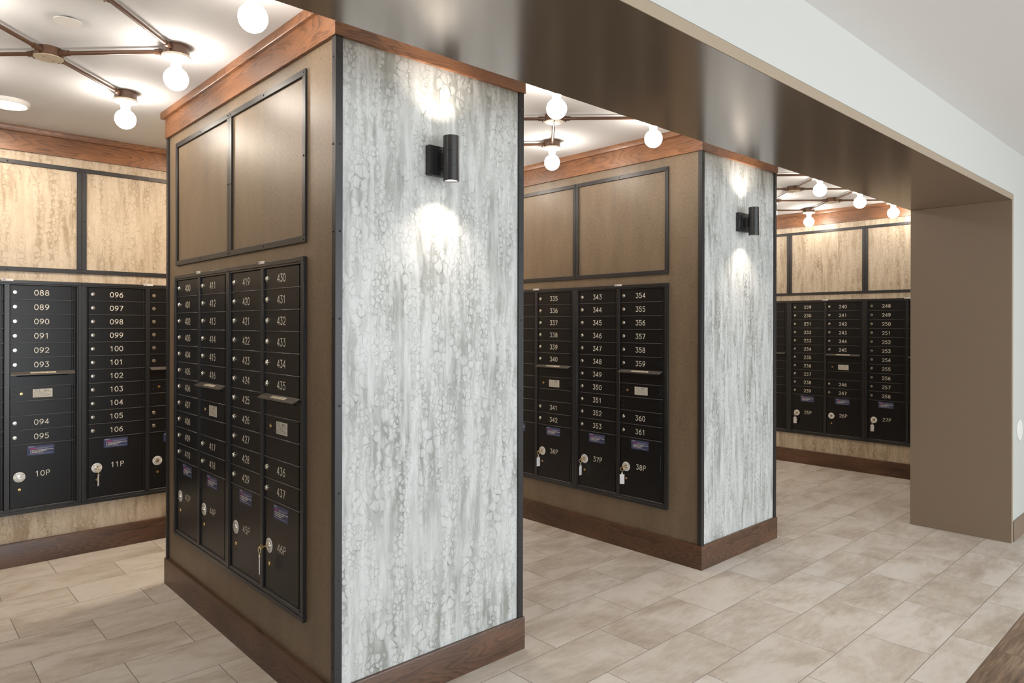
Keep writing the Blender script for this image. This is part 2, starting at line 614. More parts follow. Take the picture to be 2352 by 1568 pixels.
# ------------------------------------------------------------------ lettering (single stroke, flat)
def arc(cx, cy, rx, ry, a0, a1, n=12):
    return [(cx + rx * math.cos(math.radians(a0 + (a1 - a0) * i / n)), cy + ry * math.sin(math.radians(a0 + (a1 - a0) * i / n))) for i in range(n + 1)]


GL = {
    '0': [arc(.3, .5, .3, .5, 90, 450, 20)],
    '1': [[(.34, 1), (.34, 0)], [(.10, .80), (.34, .985)]],
    '2': [arc(.3, .70, .28, .30, 165, -35, 12) + [(.02, 0), (.6, 0)]],
    '3': [[(.05, 1), (.55, 1), (.26, .62)] + arc(.28, .31, .29, .31, 80, -150, 12)],
    '4': [[(.46, 0), (.46, 1)], [(.45, .98), (.02, .30)], [(0.0, .28), (.62, .28)]],
    '5': [[(.54, 1), (.10, 1), (.05, .56)] + arc(.28, .32, .29, .32, 125, -150, 12)],
    '6': [arc(.3, .31, .28, .31, 0, 360, 16), [(.50, .98)] + arc(.50, .33, .48, .62, 100, 180, 7)],
    '7': [[(.02, 1), (.58, 1), (.20, 0)]],
    '8': [arc(.3, .755, .23, .245, 0, 360, 14), arc(.3, .26, .28, .26, 0, 360, 14)],
    '9': [arc(.3, .69, .28, .31, 0, 360, 16), [(.10, .02)] + arc(.10, .67, .48, .62, -80, 0, 7)],
    'P': [[(.06, 0), (.06, 1), (.34, 1)] + arc(.34, .74, .25, .26, 90, -90, 8) + [(.06, .48)]],
    'U': [[(.04, 1), (.04, .3)] + arc(.3, .3, .26, .3, 180, 360, 8) + [(.56, 1)]],
    'S': [arc(.3, .75, .25, .25, 40, 270, 9) + arc(.3, .25, .26, .25, 90, -140, 9)],
    'M': [[(.02, 0), (.02, 1), (.35, .3), (.68, 1), (.68, 0)]],
    'A': [[(.0, 0), (.3, 1), (.6, 0)], [(.1, .35), (.5, .35)]],
    'I': [[(.3, 0), (.3, 1)]],
    'L': [[(.08, 1), (.08, 0), (.56, 0)]],
    'O': [arc(.3, .5, .3, .5, 90, 450, 16)],
    'T': [[(0, 1), (.6, 1)], [(.3, 1), (.3, 0)]],
    'G': [arc(.3, .5, .3, .5, 50, 330, 12) + [(.58, .42), (.34, .42)]],
    'N': [[(.04, 0), (.04, 1), (.56, 0), (.56, 1)]],
    'E': [[(.56, 1), (.06, 1), (.06, 0), (.56, 0)], [(.06, .52), (.46, .52)]],
    '.': [[(.28, 0), (.30, .04)]],
    ' ': [],
}


def text_on(mb, s, cx, cz, h, adv, w, mi=0, f=None, wide=1.0):
    """write s centred at (cx, cz) as flat ribbons; f maps (x, z) in the text plane to 3D"""
    f = f or (lambda x, z: (x, 0.0, z))
    tot = adv * (len(s) - 1) + 0.6 * h * wide
    x0 = cx - tot / 2
    for i, ch in enumerate(s):
        for li, pl in enumerate(GL[ch]):
            pts = [(x0 + i * adv + px * h * wide, cz - h / 2 + pz * h) for px, pz in pl]
            left, right = [], []
            n = len(pts)
            loop = (Vector(pts[0]) - Vector(pts[-1])).length < 1e-6
            for k, (px, pz) in enumerate(pts):
                a = Vector(pts[max(0, k - 1)]); b = Vector(pts[min(n - 1, k + 1)])
                if loop and k in (0, n - 1):
                    a, b = Vector(pts[-2]), Vector(pts[1])
                d = (b - a)
                d = d.normalized() if d.length > 1e-9 else Vector((1, 0))
                p = Vector((px, pz))
                q = 1.0
                if 0 < k < n - 1:
                    d1 = (Vector(pts[k]) - Vector(pts[k - 1])).normalized()
                    q = 1.0 / max(0.55, abs(d1.dot(d)))
                if k == 0 and not loop: p = p - d * w * 0.35
                if k == n - 1 and not loop: p = p + d * w * 0.35
                nn = Vector((-d.y, d.x)) * (w / 2) * q
                left.append(p + nn); right.append(p - nn)
            vs = [f(*p) for p in left] + [f(*p) for p in right]
            vs = [(q_[0], q_[1] - .00025 * li, q_[2]) for q_ in vs]
            fs = [(k, n + k, n + k + 1, k + 1) for k in range(n - 1)]
            mb.add(vs, fs, mi)


# ================================================================== ROOM
struct('floor', MB().box(XL - .1, -1.523, -0.06, XR + 1.4, YB + .1, 0.0), M['tile'])
struct('floor', MB().box(XL - .1, -7.0, -0.06, XR + 1.4, -1.5235, 0.0), M['plank'])
struct('ceiling', MB().box(XL - .1, YS, ZC, XR + .1, YB + .1, ZC + .08), M['ceil'])
struct('ceiling', MB().box(XL - .1, -7.0, ZC + .0045, XR + 1.4, YF, ZC + .08), M['ceil_hall'])
struct('wall_back', MB().box(XL - .1, YB - PF, 0, XR + .1, YB + .1, ZC), M['paper_w'])
struct('wall_right', MB().box(XR - PF, YS, 0, XR + .1, YB - PF, ZC), M['paper_w'])
struct('wall_left', MB().box(XL - .1, -7.0, 0, XL, YB - PF, ZC), M['white'])
# the wall between hall and mail room, with the wide opening
wf = MB()
wf.box(XL, YF, ZS + .048, XJ + .05, YS, ZC + .004)
wf.box(XJ + .05, YF, 0, XR + 1.4, YS, ZC + .004)
struct('wall_front', wf, M['white'])
struct('wall_hall_right', MB().box(XR + 1.3, -7.0, 0, XR + 1.4, YF, ZC), M['white'])
# brown painted liner of the opening: head and jamb
ln = MB()
ln.cbox(XL, YF - .006, ZS, XJ + .040, YS - .003, ZS + .040, .0015)
struct('trim_1', ln, M['liner'])
struct('trim_5', MB().cbox(XJ, YF - .006, 0, XJ + .036, YS - .003, ZS, .0015), M['jamb'])
lp = MB()  # thin overlay carrying the daylit tone of the liner edge
lp.cbox(XL, YF - .0085, ZS - .0005, XJ + .0405, YF - .0060, ZS + .0405, .0006)
lp.cbox(XJ - .0005, YF - .0085, 0, XJ + .0365, YF - .0060, ZS - .0005, .0006)
struct('trim_6', lp, M['edge_lit'])
gp = MB()  # near-black filler, paints the shade in the gap between liner and wall
gp.box(XL, YF + .012, ZS + .040, XJ + .046, YS - .012, ZS + .048)
gp.box(XJ + .0402, YF + .012, 0, XJ + .0498, YS - .012, ZS + .040)
struct('gap_shade_strip', gp, M['dark'])
# hall baseboard, painted brown
hb = MB().cbox(XJ + .056, YF - .014, 0, XR + 1.3, YF, .140, .002)
struct('baseboard_hall', hb, M['jamb'])

base_prof = [(0, 0), (.017, 0), (.017, .144), (.0145, .150), (0, .150)]
corn_prof = [(0, 2.607), (.017, 2.607), (.017, 2.722), (.034, 2.722), (.037, 2.726), (.037, ZC), (0, ZC)]


def run_trim(name, prof, path, mat='oak'):
    mb = MB().sweep([(o - PF + PF, z) for o, z in prof], path)
    return struct(name, mb, M[mat])


run_trim('baseboard_back', base_prof, [(XL, YB - PF), (XR - PF - .0175, YB - PF)])
run_trim('baseboard_right', base_prof, [(XR - PF, YB - PF), (XR - PF, YS)])
run_trim('trim_3', corn_prof, [(XL, YB - PF), (XR - PF - .038, YB - PF)], 'oak_lit')
run_trim('trim_4', corn_prof, [(XR - PF, YB - PF), (XR - PF, YS)], 'oak_lit')
bc = MB().cbox(4.818 - .001, YF - .006, .764 - .001, 4.819, YF, .766, .0004)
bc = MB().lathe([(.0001, 0), (.074, 0), (.076, .003), (.072, .008), (.0001, .009)], 40,
                T=Matrix.Translation((4.818, YF, .766)) @ Matrix.Rotation(PI / 2, 4, 'X'))
bc.lathe([(.006, .009), (.005, .011), (.0001, .011)], 12, T=Matrix.Translation((4.818, YF, .766)) @ Matrix.Rotation(PI / 2, 4, 'X'))
o = link('round_cover_plate', bc.mesh('round_cover_plate', M['wplast']))
o['label'] = 'round white blank cover plate on the white wall right of the brown opening'
o['category'] = 'wall plate'

# ================================================================== PILLARS
screw_me = MB().lathe([(.0001, 0), (.0045, 0), (.0045, .0012), (.003, .0026), (.0001, .003)], 12).mesh('screw', M['steel'])


def make_pillar():
    t = thing('pillar', 'x', 'pillar')
    a, b = -PF, W + PF
    core = MB().box(a, -PF + .0005, 0, b, D + PF - .0005, ZC)
    part('side_panel', core.mesh('side_panel', M['woven']), t, label='woven brown side panels')
    ep = MB().box(a + .006, -PF - .001, .150, b - .006, -PF + .0005, 2.607)
    part('end_panel', ep.mesh('end_panel', M['paper']), t, label='grey marbled paper end panel facing the hall')
    ep = MB().box(a + .006, D + PF - .0005, .150, b - .006, D + PF + .001, 2.607)
    part('end_panel', ep.mesh('end_panel', M['paper_w']), t)
    path = [(-PF, -PF), (-PF, D + PF), (W + PF, D + PF), (W + PF, -PF)]
    pp = path[::-1]
    part('baseboard', MB().sweep(base_prof, pp, closed=True).mesh('baseboard', M['oak']), t, label='dark stained oak baseboard')
    part('cornice', MB().sweep(corn_prof, pp, closed=True).mesh('cornice', M['oak_lit']), t, label='stained oak cornice with a small cap')
    for sx, x in ((1, a), (-1, b)):
        for sy, y in ((1, -PF), (-1, D + PF)):
            m = MB()
            X0, X1 = sorted((x - sx * .011, x + sx * .020)); Y0, Y1 = sorted((y - sy * .011, y - sy * .001))
            m.cbox(X0, Y0, .1505, X1, Y1, 2.6065, .0008)
            X0, X1 = sorted((x - sx * .011, x - sx * .0005)); Y0, Y1 = sorted((y - sy * .001, y + sy * .017))
            m.cbox(X0, Y0, .1505, X1, Y1, 2.6065, .0008)
            c = part('corner_trim', m.mesh('corner_trim', M['steel']), t, label='black steel corner angle')
            for k in range(8):
                z = .227 + k * .329
                part('screw', screw_me, c, (x + sx * .008, y - sy * .011, z), (PI / 2 if sy > 0 else -PI / 2, 0, 0))
                part('screw', screw_me, c, (x - sx * .011, y + sy * .008, z), (0, -PI / 2 if sx > 0 else PI / 2, 0))
    return t


pil = make_pillar()
pil['label'] = 'nearest pillar, grey marbled paper end, holding mailboxes 400 to 437'
pil['group'] = 'pillars between the mailbox bays'
pil2 = copy_tree(pil)
pil2.location.x = P2X
pil2['label'] = 'farther pillar, marbled paper end, holding mailboxes 335 to 361'
pil0 = copy_tree(pil)
pil0.location.x = -P2X
pil0['label'] = 'pillar left of the camera, outside the left edge of the photo'


# ================================================================== PANEL FRAMES (local x right, -y out, origin on wall)
def make_frame():
    t = thing('panel_frame', 'x', 'frame', group='black metal panel frames above the mailboxes')
    w, z0, z1, b = .4005, 1.852, 2.549, .027
    m = MB()
    for (x0, x1, za, zb) in ((-w, w, z1 - b, z1), (-w, w, z0, z0 + b), (-w, -w + b, z0 + b, z1 - b), (w - b, w, z0 + b, z1 - b)):
        m.cbox(x0, -.009, za, x1, 0, zb, .0012)
    part('frame', m.mesh('frame', M['steel']), t)
    for x in (-w + b / 2, 0, w - b / 2):
        for z in (z0 + b / 2, (z0 + z1) / 2, z1 - b / 2):
            if x == 0 and z == (z0 + z1) / 2:
                continue
            part('screw', screw_me, t, (x, -.009, z), (PI / 2, 0, 0))
    return t


fr0 = make_frame()
first = [True]


def place_frame(x, y, rz, label):
    f = fr0 if first[0] else copy_tree(fr0)
    first[0] = False
    f.location = (x, y, 0); f.rotation_euler = (0, 0, rz)
    f['label'] = label
    return f


RX = -PI / 2
MOD = .803
Y1 = 1.032     # junction on pillars
place_frame(-PF - .001, Y1 + MOD / 2, RX, 'black metal frame on the nearest pillar, farther one, above mailboxes 400 and 411')
place_frame(-PF - .001, Y1 - MOD / 2, RX, 'black metal frame on the nearest pillar, closer one, above mailboxes 419 and 430')
place_frame(P2X - PF - .001, Y1 + MOD / 2, RX, 'black metal frame on the farther pillar, partly hidden, above mailbox 335')
place_frame(P2X - PF - .001, Y1 - MOD / 2, RX, 'black metal frame on the farther pillar above mailboxes 343 and 354')
place_frame(-.668, YB - PF - .0005, 0, 'black metal frame on cream back wall above mailbox 088')
place_frame(-.668 + MOD, YB - PF - .0005, 0, 'black metal frame on cream back wall above mailbox 096')
place_frame(XR - PF - .0005, .804 + MOD, RX, 'black metal frame on cream right wall, leftmost, half hidden by a pillar')
place_frame(XR - PF - .0005, .804, RX, 'black metal frame on cream right wall above mailboxes 229 and 240')
place_frame(XR - PF - .0005, .804 - MOD, RX, 'black metal frame on cream right wall above mailbox 248')

# ================================================================== MAILBOXES
ZT, ROW = 1.7655, .0915
DL = {0: -.3620, 1: .0135}      # left edge of the door columns
DW = .333


def shared():
    S = {}
    g = .0014
    S['door'] = MB().cbox(0 + g, -.0065, -ROW + g, DW - g, -.001, -g, .0012).mesh('door', M['black'])
    S['slot'] = MB().cbox(0, -.0060, -ROW + g, DW + .012, -.001, -g, .0010).mesh('slot_panel', M['black'])
    S['pdoor'] = MB().cbox(0 + g, -.0065, .362, DW - g, -.001, ZT - 11 * ROW - g, .0014).mesh('parcel_door', M['black'])
    R = Matrix.Rotation(PI / 2, 4, 'X')
    lk = MB()
    lk.lathe([(.0122, 0), (.0122, .0025), (.0108, .0040), (.0086, .0042), (.0082, .0075), (.0070, .0088), (.0001, .0092)], 20, 0, R)
    lk.box(-.0008, -.0097, -.0042, .0008, -.0090, .0042, 1)
    S['lock'] = lk.mesh('lock', [M['chrome'], M['lockd']])
    bl = MB().lathe([(.0088, 0), (.0088, .001), (.0078, .003), (.0001, .0034)], 18, 0, R)
    bl.box(-.0006, -.0040, -.0050, .0006, -.0033, .0050, 1)
    S['blok'] = bl.mesh('cylinder_lock', [M['brass'], M['lockd']])
    S['rivet'] = MB().lathe([(.0042, 0), (.0038, .0015), (.0001, .0022)], 10, 0, R).mesh('rivet', M['steel'])
    # big round parcel lock: silver plate, OPEN lettering, chrome core
    pl = MB()
    pl.lathe([(.0318, 0), (.0318, .0016), (.0302, .0024), (.0150, .0024), (.0142, .0050), (.0128, .0056), (.0085, .0046), (.0080, .0085), (.0001, .0090)], 32, 0, R,
             mats=[0, 0, 0, 1, 1, 1, 1, 1])
    for sgn in (-1, 1):
        a = math.radians(90 + sgn * 52)
        T = Matrix.Translation((.0240 * math.cos(a), -.0027, .0240 * math.sin(a))) @ Matrix.Rotation(-(a - PI / 2) + 0, 4, 'Y')
        pl.box(-.0042, -.0004, -.0018, .0042, 0, .0018, 2, T)
    pl.box(-.0007, -.0096, -.0042, .0007, -.0088, .0042, 2)
    for i, ch in enumerate('OPEN'):
        a = math.radians(90 + 30 - i * 20)

        def ff(x, z, a=a):
            q = a - PI / 2
            return (.0215 * math.cos(a) + x * math.cos(q) - z * math.sin(q), -.0027, .0215 * math.sin(a) + x * math.sin(q) + z * math.cos(q))
        text_on(pl, ch, 0, 0, .0062, .004, .0008, 2, ff)
    for i in range(16):
        a = math.radians(205 + i * 130 / 15)
        T = Matrix.Translation((.0245 * math.cos(a), -.0027, .0245 * math.sin(a))) @ Matrix.Rotation(-(a + PI / 2), 4, 'Y')
        if i % 5 != 4:
            pl.box(-.0016, -.0002, -.0012, .0016, 0, .0012, 3, T)
    S['plock'] = pl.mesh('parcel_lock', [M['plate'], M['chrome'], M['lockd'], flat('plate_grey_ink', srgb(150, 150, 148), .5)])
    # hood over the outgoing slot
    hd = MB()
    hw = .3465
    q = [(0, -.006, .0), (0, -.040, -.0150), (0, -.040, -.0200), (0, -.0385, -.0200), (0, -.0385, -.0163), (0, -.006, -.0020)]
    vs = [(x, p[1], p[2]) for x in (0.0, hw) for p in q]
    n = len(q)
    fs = [tuple(range(n)), tuple(range(2 * n - 1, n - 1, -1))] + [(i, (i + 1) % n, n + (i + 1) % n, n + i) for i in range(n)]
    hd.add(vs, fs)
    for x in (.030, hw - .034):
        hd.box(x, -.030, -.020, x + .002, -.006, -.012)
    S['hood'] = hd.mesh('hood', M['hood'])
    lb = MB()
    nrm = Vector((0, -.015, .034)).normalized()
    ax = Vector((0, -.034, -.015)).normalized()

    def on(x, z, lift=.0005):
        p = Vector((0, -.0235, -.0077)) - ax * z + nrm * lift
        return (x, p.y, p.z)
    x0, x1 = .105, .243
    lb.add([on(x0, -.0085), on(x1, -.0085), on(x1, .0085), on(x0, .0085)], [(0, 1, 2, 3)], 0)
    text_on(lb, 'OUTGOING MAIL', (x0 + x1) / 2, 0, .0105, .0100, .0017, 1, lambda x, z: on(x, z, .0009), 1.15)
    S['hlabel'] = lb.mesh('slot_label', [M['ivory'], M['ink']], fix=False)
    S['slotgap'] = MB().cbox(.036, -.0064, -.030, .310, -.0055, -.018, .0002).mesh('slot_opening', M['dark'])
    # U.S. MAIL plate
    um = MB().cbox(.120, -.0074, -.073, .226, -.0060, -.020, .0004)
    F = lambda x, z: (x, -.0077, z)
    text_on(um, 'U.S. MAIL', .173, -.0298, .0108, .0086, .0018, 1, F, .85)
    rng = random.Random(3)
    for r_, (za, n_) in enumerate(((-.0405, 2), (-.0465, 1), (-.0525, 2), (-.0585, 3), (-.0650, 3))):
        x = .126 if n_ > 1 else .148
        end = .220 if n_ > 1 else .198
        while x < end - .004:
            w_ = rng.uniform(.004, .011)
            um.box(x, -.0077, za - .0010, min(end, x + w_), -.0074, za + .0010, 2)
            x += w_ + .002
    for x in (.126, .220):
        um.lathe([(.0014, 0), (.0001, .0006)], 8, 1, Matrix.Translation((x, -.0074, -.045)) @ R)
    S['usmail'] = um.mesh('mail_plate', [flat('mail_plate_white', srgb(205, 202, 192), .4), M['ink'], flat('grey_print', srgb(130, 126, 118), .6)])
    # blue instruction sticker
    sk = MB().cbox(.091, -.0071, -.075, .236, -.0063, -.013, .0003)

    def bars(x, end, z, h, mi, rg=(.004, .012), gap=.0018):
        while x < end - .002:
            w_ = rng.uniform(*rg)
            sk.box(x, -.0074, z - h / 2, min(end, x + w_), -.0071, z + h / 2, mi)
            x += w_ + gap
    bars(.098, .128, -.0195, .0040, 3)
    sk.box(.093, -.0073, -.0262, .234, -.0071, -.0256, 3)
    bars(.108, .141, -.0325, .0048, 1, (.010, .02), .0006)
    bars(.145, .228, -.0310, .0016, 3)
    bars(.145, .200, -.0355, .0016, 3)
    for z, e in ((-.0430, .232), (-.0505, .192), (-.0580, .178)):
        sk.box(.107, -.0074, z - .0018, .1105, -.0071, z + .0018, 2)
        bars(.115, e, z, .0030, 2)
    bars(.107, .222, -.0665, .0016, 3)
    S['sticker'] = sk.mesh('instruction_label', [M['blue'], M['magenta'], M['num'], flat('sticker_grey', srgb(176, 180, 200), .5)])
    # housing frame
    fr = MB()
    z0, z1, w = .3240, 1.7940, MOD / 2 - .0004
    fr.box(-w + .004, -.0012, z0 + .004, w - .004, 0, z1 - .004, 1)
    b = .0195
    for (xa, xb, za, zb) in ((-w, w, z1 - b, z1), (-w, w, z0, z0 + b), (-w, -w + b, z0 + b, z1 - b), (w - b, w, z0 + b, z1 - b)):
        fr.cbox(xa, -.0165, za, xb, 0, zb, .0014)
    b2 = b + .0085
    za0, zb0 = z0 + b, z1 - b
    for (xa, xb, za, zb) in ((-w + b, w - b, zb0 - .0085, zb0), (-w + b, w - b, za0, za0 + .0140), (-w + b, -w + b + .0085, za0 + .014, zb0 - .0085),
                             (w - b - .0085, w - b, za0 + .014, zb0 - .0085)):
        fr.cbox(xa, -.0130, za, xb, 0, zb, .0010)
    fr.cbox(-.0155, -.0148, za0 + .014, .0120, 0, zb0 - .0085, .0010)      # centre stile
    fr.cbox(-.0280, -.0045, za0 + .014, -.0240, 0, zb0 - .0085, .0005)     # hinge knuckle strips
    fr.cbox(.3500, -.0045, za0 + .014, .3545, 0, zb0 - .0085, .0005)
    fr.cbox(.3600, -.0080, za0 + .014, .3640, 0, zb0 - .0085, .0005)
    for c_ in (0, 1):
        xa = DL[c_] - .001
        for r_ in list(range(1, 12)):
            zz = ZT - r_ * ROW
            fr.cbox(xa, -.0112, zz - .0022, xa + DW + .013, 0, zz + .0014, .0011, 2)
        fr.cbox(xa, -.0122, .3545, xa + DW + .013, 0, .3605, .0014, 2)
    S['frame'] = fr.mesh('frame', [M['blackf'], M['dark'], M['lip']])
    S['tag'] = MB().cbox(-.030, -.0177, -.006, .030, -.0165, .006, .0003)
    S['tag'].box(-.026, -.0180, -.002, -.008, -.0177, .002, 1)
    S['tag'].box(-.004, -.0180, -.001, .022, -.0177, .001, 2)
    S['tag'] = S['tag'].mesh('serial_tag', [M['tag'], M['blue'], M['ivory']])
    return S


S = shared()


def num_mesh(s):
    m = MB()
    text_on(m, s, 0, 0, .0320, .0285, .0040, 0, None, 1.02)
    return m.mesh('number', M['num'], fix=False)


def cabinet(cx, cy, rz, cols, label):
    """cols: two of ('full', first number, parcel) or ('mail', first number, parcel)"""
    t = thing('mailbox_cabinet', label, 'mailbox', (cx, cy, 0), rz, 'black mailbox cabinets')
    part('frame', S['frame'], t)
    part('serial_tag', S['tag'], t, (0.0, 0, 1.7935), label='small white tag')
    for ci, (kind, n0, parcel) in enumerate(cols):
        x = DL[ci]
        rows = list(range(11)) if kind == 'full' else [0, 1, 2, 3, 4, 5, 9, 10]
        for i, r in enumerate(rows):
            d = part('door', S['door'], t, (x, 0, ZT - r * ROW))
            part('lock', S['lock'], d, (.0265, -.0065, -.0460))
            if n0 is not None:
                part('number', num_mesh('%03d' % (n0 + i)), d, (.1670, -.0071, -.0470))
        if kind == 'mail':
            z = ZT - 6 * ROW
            d = part('outgoing_slot', S['slot'], t, (x, 0, z), label='outgoing mail slot under a sloping hood')
            part('slot_opening', S['slotgap'], d)
            part('hood', S['hood'], d, (0, 0, .0015))
            part('slot_label', S['hlabel'], d, (0, 0, .0015), label='ivory label reading OUTGOING MAIL')
            d = part('collection_door', S['door'], t, (x, 0, z - ROW), label='door with a U.S. MAIL plate')
            part('mail_plate', S['usmail'], d)
            part('cylinder_lock', S['blok'], d, (.060, -.0065, -.046))
            for rx, rz_ in ((.024, -.032), (.024, -.062), (.098, -.032), (.098, -.062), (.322, -.028), (.322, -.060)):
                part('rivet', S['rivet'], d, (rx, -.0065, rz_))
            d = part('blank_panel', S['door'], t, (x, 0, z - 2 * ROW))
            for rx, rz_ in ((.024, -.032), (.024, -.066)):
                part('rivet', S['rivet'], d, (rx, -.0065, rz_))
        d = part('parcel_door', S['pdoor'], t, (x, 0, 0))
        zt = ZT - 11 * ROW
        part('parcel_lock', S['plock'], d, (.0500, -.0065, .556), label='round silver lock plate')
        part('cylinder_lock', S['blok'], d, (.0510, -.0065, .477), label='small brass lock')
        for rx in (.034, .070):
            for rz_ in (.508, .446):
                part('rivet', S['rivet'], d, (rx, -.0065, rz_))
        part('instruction_label', S['sticker'], d, (0, 0, zt), label='blue instruction sticker')
        if parcel:
            part('number', num_mesh(parcel), d, (.1730, -.0071, .5660))
    return t


cabs = {}
cabs['A'] = cabinet(-PF - .0008, Y1 + MOD / 2, RX, [('full', 400, '43P'), ('mail', 411, '44P')], 'black mailbox cabinet on the nearest pillar numbered 400 to 418')
cabs['B'] = cabinet(-PF - .0008, Y1 - MOD / 2, RX, [('full', 419, '45P'), ('mail', 430, '46P')], 'black mailbox cabinet on the nearest pillar numbered 419 to 437')
cabs['C'] = cabinet(P2X - PF - .0008, Y1 + MOD / 2, RX, [('full', 324, '35P'), ('mail', 335, '36P')], 'black mailbox cabinet on the farther pillar, partly hidden, with mailboxes 335 to 342')
cabs['D'] = cabinet(P2X - PF - .0008, Y1 - MOD / 2, RX, [('full', 343, '37P'), ('mail', 354, '38P')], 'black mailbox cabinet on the farther pillar numbered 343 to 361')
cabs['E'] = cabinet(-.668, YB - PF - .0005, 0, [('full', 77, '09P'), ('mail', 88, '10P')], 'black mailbox cabinet on the back wall with mailboxes 088 to 095')
cabs['F'] = cabinet(-.668 + MOD, YB - PF - .0005, 0, [('full', 96, '11P'), ('mail', 107, '12P')], 'black mailbox cabinet on the back wall with mailboxes 096 to 106')
cabs['G'] = cabinet(XR - PF - .0005, .804 + MOD, RX, [('full', 210, '23P'), ('mail', 221, '24P')], 'black mailbox cabinet on the right wall, only its edge showing beside the farther pillar')
cabs['H'] = cabinet(XR - PF - .0005, .804, RX, [('full', 229, '25P'), ('mail', 240, '26P')], 'black mailbox cabinet on the right wall numbered 229 to 247')
cabs['I'] = cabinet(XR - PF - .0005, .804 - MOD, RX, [('full', 248, '27P'), ('mail', 259, '28P')], 'black mailbox cabinet on the right wall with mailboxes 248 to 258')


# ================================================================== KEYS
def make_keys():
    t = thing('key_ring', 'x', 'keys', group='keys hanging in the parcel locks')
    k = MB()
    k.box(-.0007, -.020, -.0035, .0007, 0, .0035)
    k.lathe([(.0001, -.0009), (.0105, -.0009), (.0105, .0009), (.0001, .0009)], 20, 0,
            Matrix.Translation((0, -.028, 0)) @ Matrix.Rotation(PI / 2, 4, 'Y'))
    part('key', k.mesh('key', M['brass']), t, label='brass key')
    r = MB()
    r.torus((0, -.0355, -.0115), .0130, .0013, 'Y')
    r.tube((0, -.0355, -.024), (0, -.0355, -.034), .0016, 8)
    r.torus((0, -.0355, -.039), .0060, .0012, 'Y', 18, 6)
    part('split_ring', r.mesh('split_ring', M['ring']), t)
    g = MB()
    g.cbox(-.0155, -.0015, -.0700, .0155, .0015, -.004, .0008)
    g.cbox(-.0050, -.0012, -.0045, .0050, .0012, .004, .0005)
    part('tag', g.mesh('tag', M['tag']), t, (0, -.0355, -.043), label='white plastic tag')
    return t


k0 = make_keys()
kfirst = [True]


def place_keys(cab, ci, tagrot, label):
    t = k0 if kfirst[0] else copy_tree(k0)
    kfirst[0] = False
    c = cabs[cab]
    rz = c.rotation_euler[2]
    loc = Vector((DL[ci] + .0500, -.0155, .556))
    loc = Matrix.Rotation(rz, 3, 'Z') @ loc + c.location
    t.location = loc
    t.rotation_euler = (0, 0, rz)
    t['label'] = label
    for ch in CH[t.name]:
        if ch.name.startswith('tag'):
            ch.rotation_euler = (0, 0, tagrot)
    return t


place_keys('B', 1, 2.78, 'brass key with white tag seen edge on, hanging in the lock of 46P')
place_keys('D', 1, 0.70, 'brass key with broad white tag hanging in the lock of 38P')
place_keys('D', 0, 1.75, 'brass key with white tag turned sideways, in the lock of 37P')
place_keys('C', 1, 1.45, 'brass key with white tag hanging in the lock of 36P')
place_keys('F', 0, 1.15, 'brass key with narrow tag hanging in the lock of 11P')
place_keys('H', 0, 0.4, 'brass key with white tag hanging in the lock of 25P')
place_keys('I', 0, 0.4, 'brass key with white tag hanging in the lock of 27P')


# ================================================================== SCONCES
def make_sconce():
    t = thing('wall_sconce', 'x', 'wall lamp', group='black up and down wall lamps')
    p = MB()
    p.cbox(-.062, -.028, -.062, .062, 0, .062, .002)
    p.cbox(-.036, -.034, -.048, .036, -.028, .048, .001)
    part('back_plate', p.mesh('back_plate', M['sconce']), t)
    part('arm', MB().cbox(-.018, -.062, -.030, .018, -.034, .030, .002).mesh('arm', M['sconce']), t)
    b = MB()
    r = .0335
    prof = [(.027, -.084), (.027, -.0925), (.0325, -.0925), (r, -.0915), (r, -.0315), (r - .0006, -.031), (r - .0006, -.030), (r, -.0295),
            (r, .0295), (r - .0006, .030), (r - .0006, .031), (r, .0315), (r, .0915), (.0325, .0925), (.027, .0925), (.027, .084)]
    b.lathe(prof, 40)
    part('body', b.mesh('body', M['sconce']), t, (0, -.0950, 0))
    for z, sg in ((.0855, 1), (-.0855, -1)):
        l = MB().lathe([(.0001, z), (.0268, z)], 32)
        part('lens', l.mesh('lens', M['spotlens'], fix=False), t, (0, -.0950, 0))
        sd = bpy.data.lights.new('sconce_beam', 'SPOT')
        sd.energy = 12
        sd.color = (1.0, 0.86, 0.74)
        sd.spot_size = math.radians(120)
        sd.spot_blend = 1.0
        sd.shadow_soft_size = .012
        so = bpy.data.objects.new('sconce_beam', sd)
        COL.objects.link(so)
        so.parent = t
        so.location = (0, -.0950, sg * .0940)
        so.rotation_euler = (PI + .10 if sg > 0 else -.10, 0, 0)
        CH[t.name].append(so)
    part('screw', screw_me, t, (-.062, -.014, -.003), (0, -PI / 2, 0))
    return t


sc1 = make_sconce()
sc1.location = (.462, -PF - .001, 2.205)
sc1['label'] = 'black cylinder up and down sconce on the nearest pillar'
sc2 = copy_tree(sc1)
sc2.location = (P2X + .470, -PF - .001, 2.205)
sc2['label'] = 'black cylinder up and down sconce on the farther pillar'

# ================================================================== CEILING LIGHTS AND CONDUIT
ZCON = ZC - .022


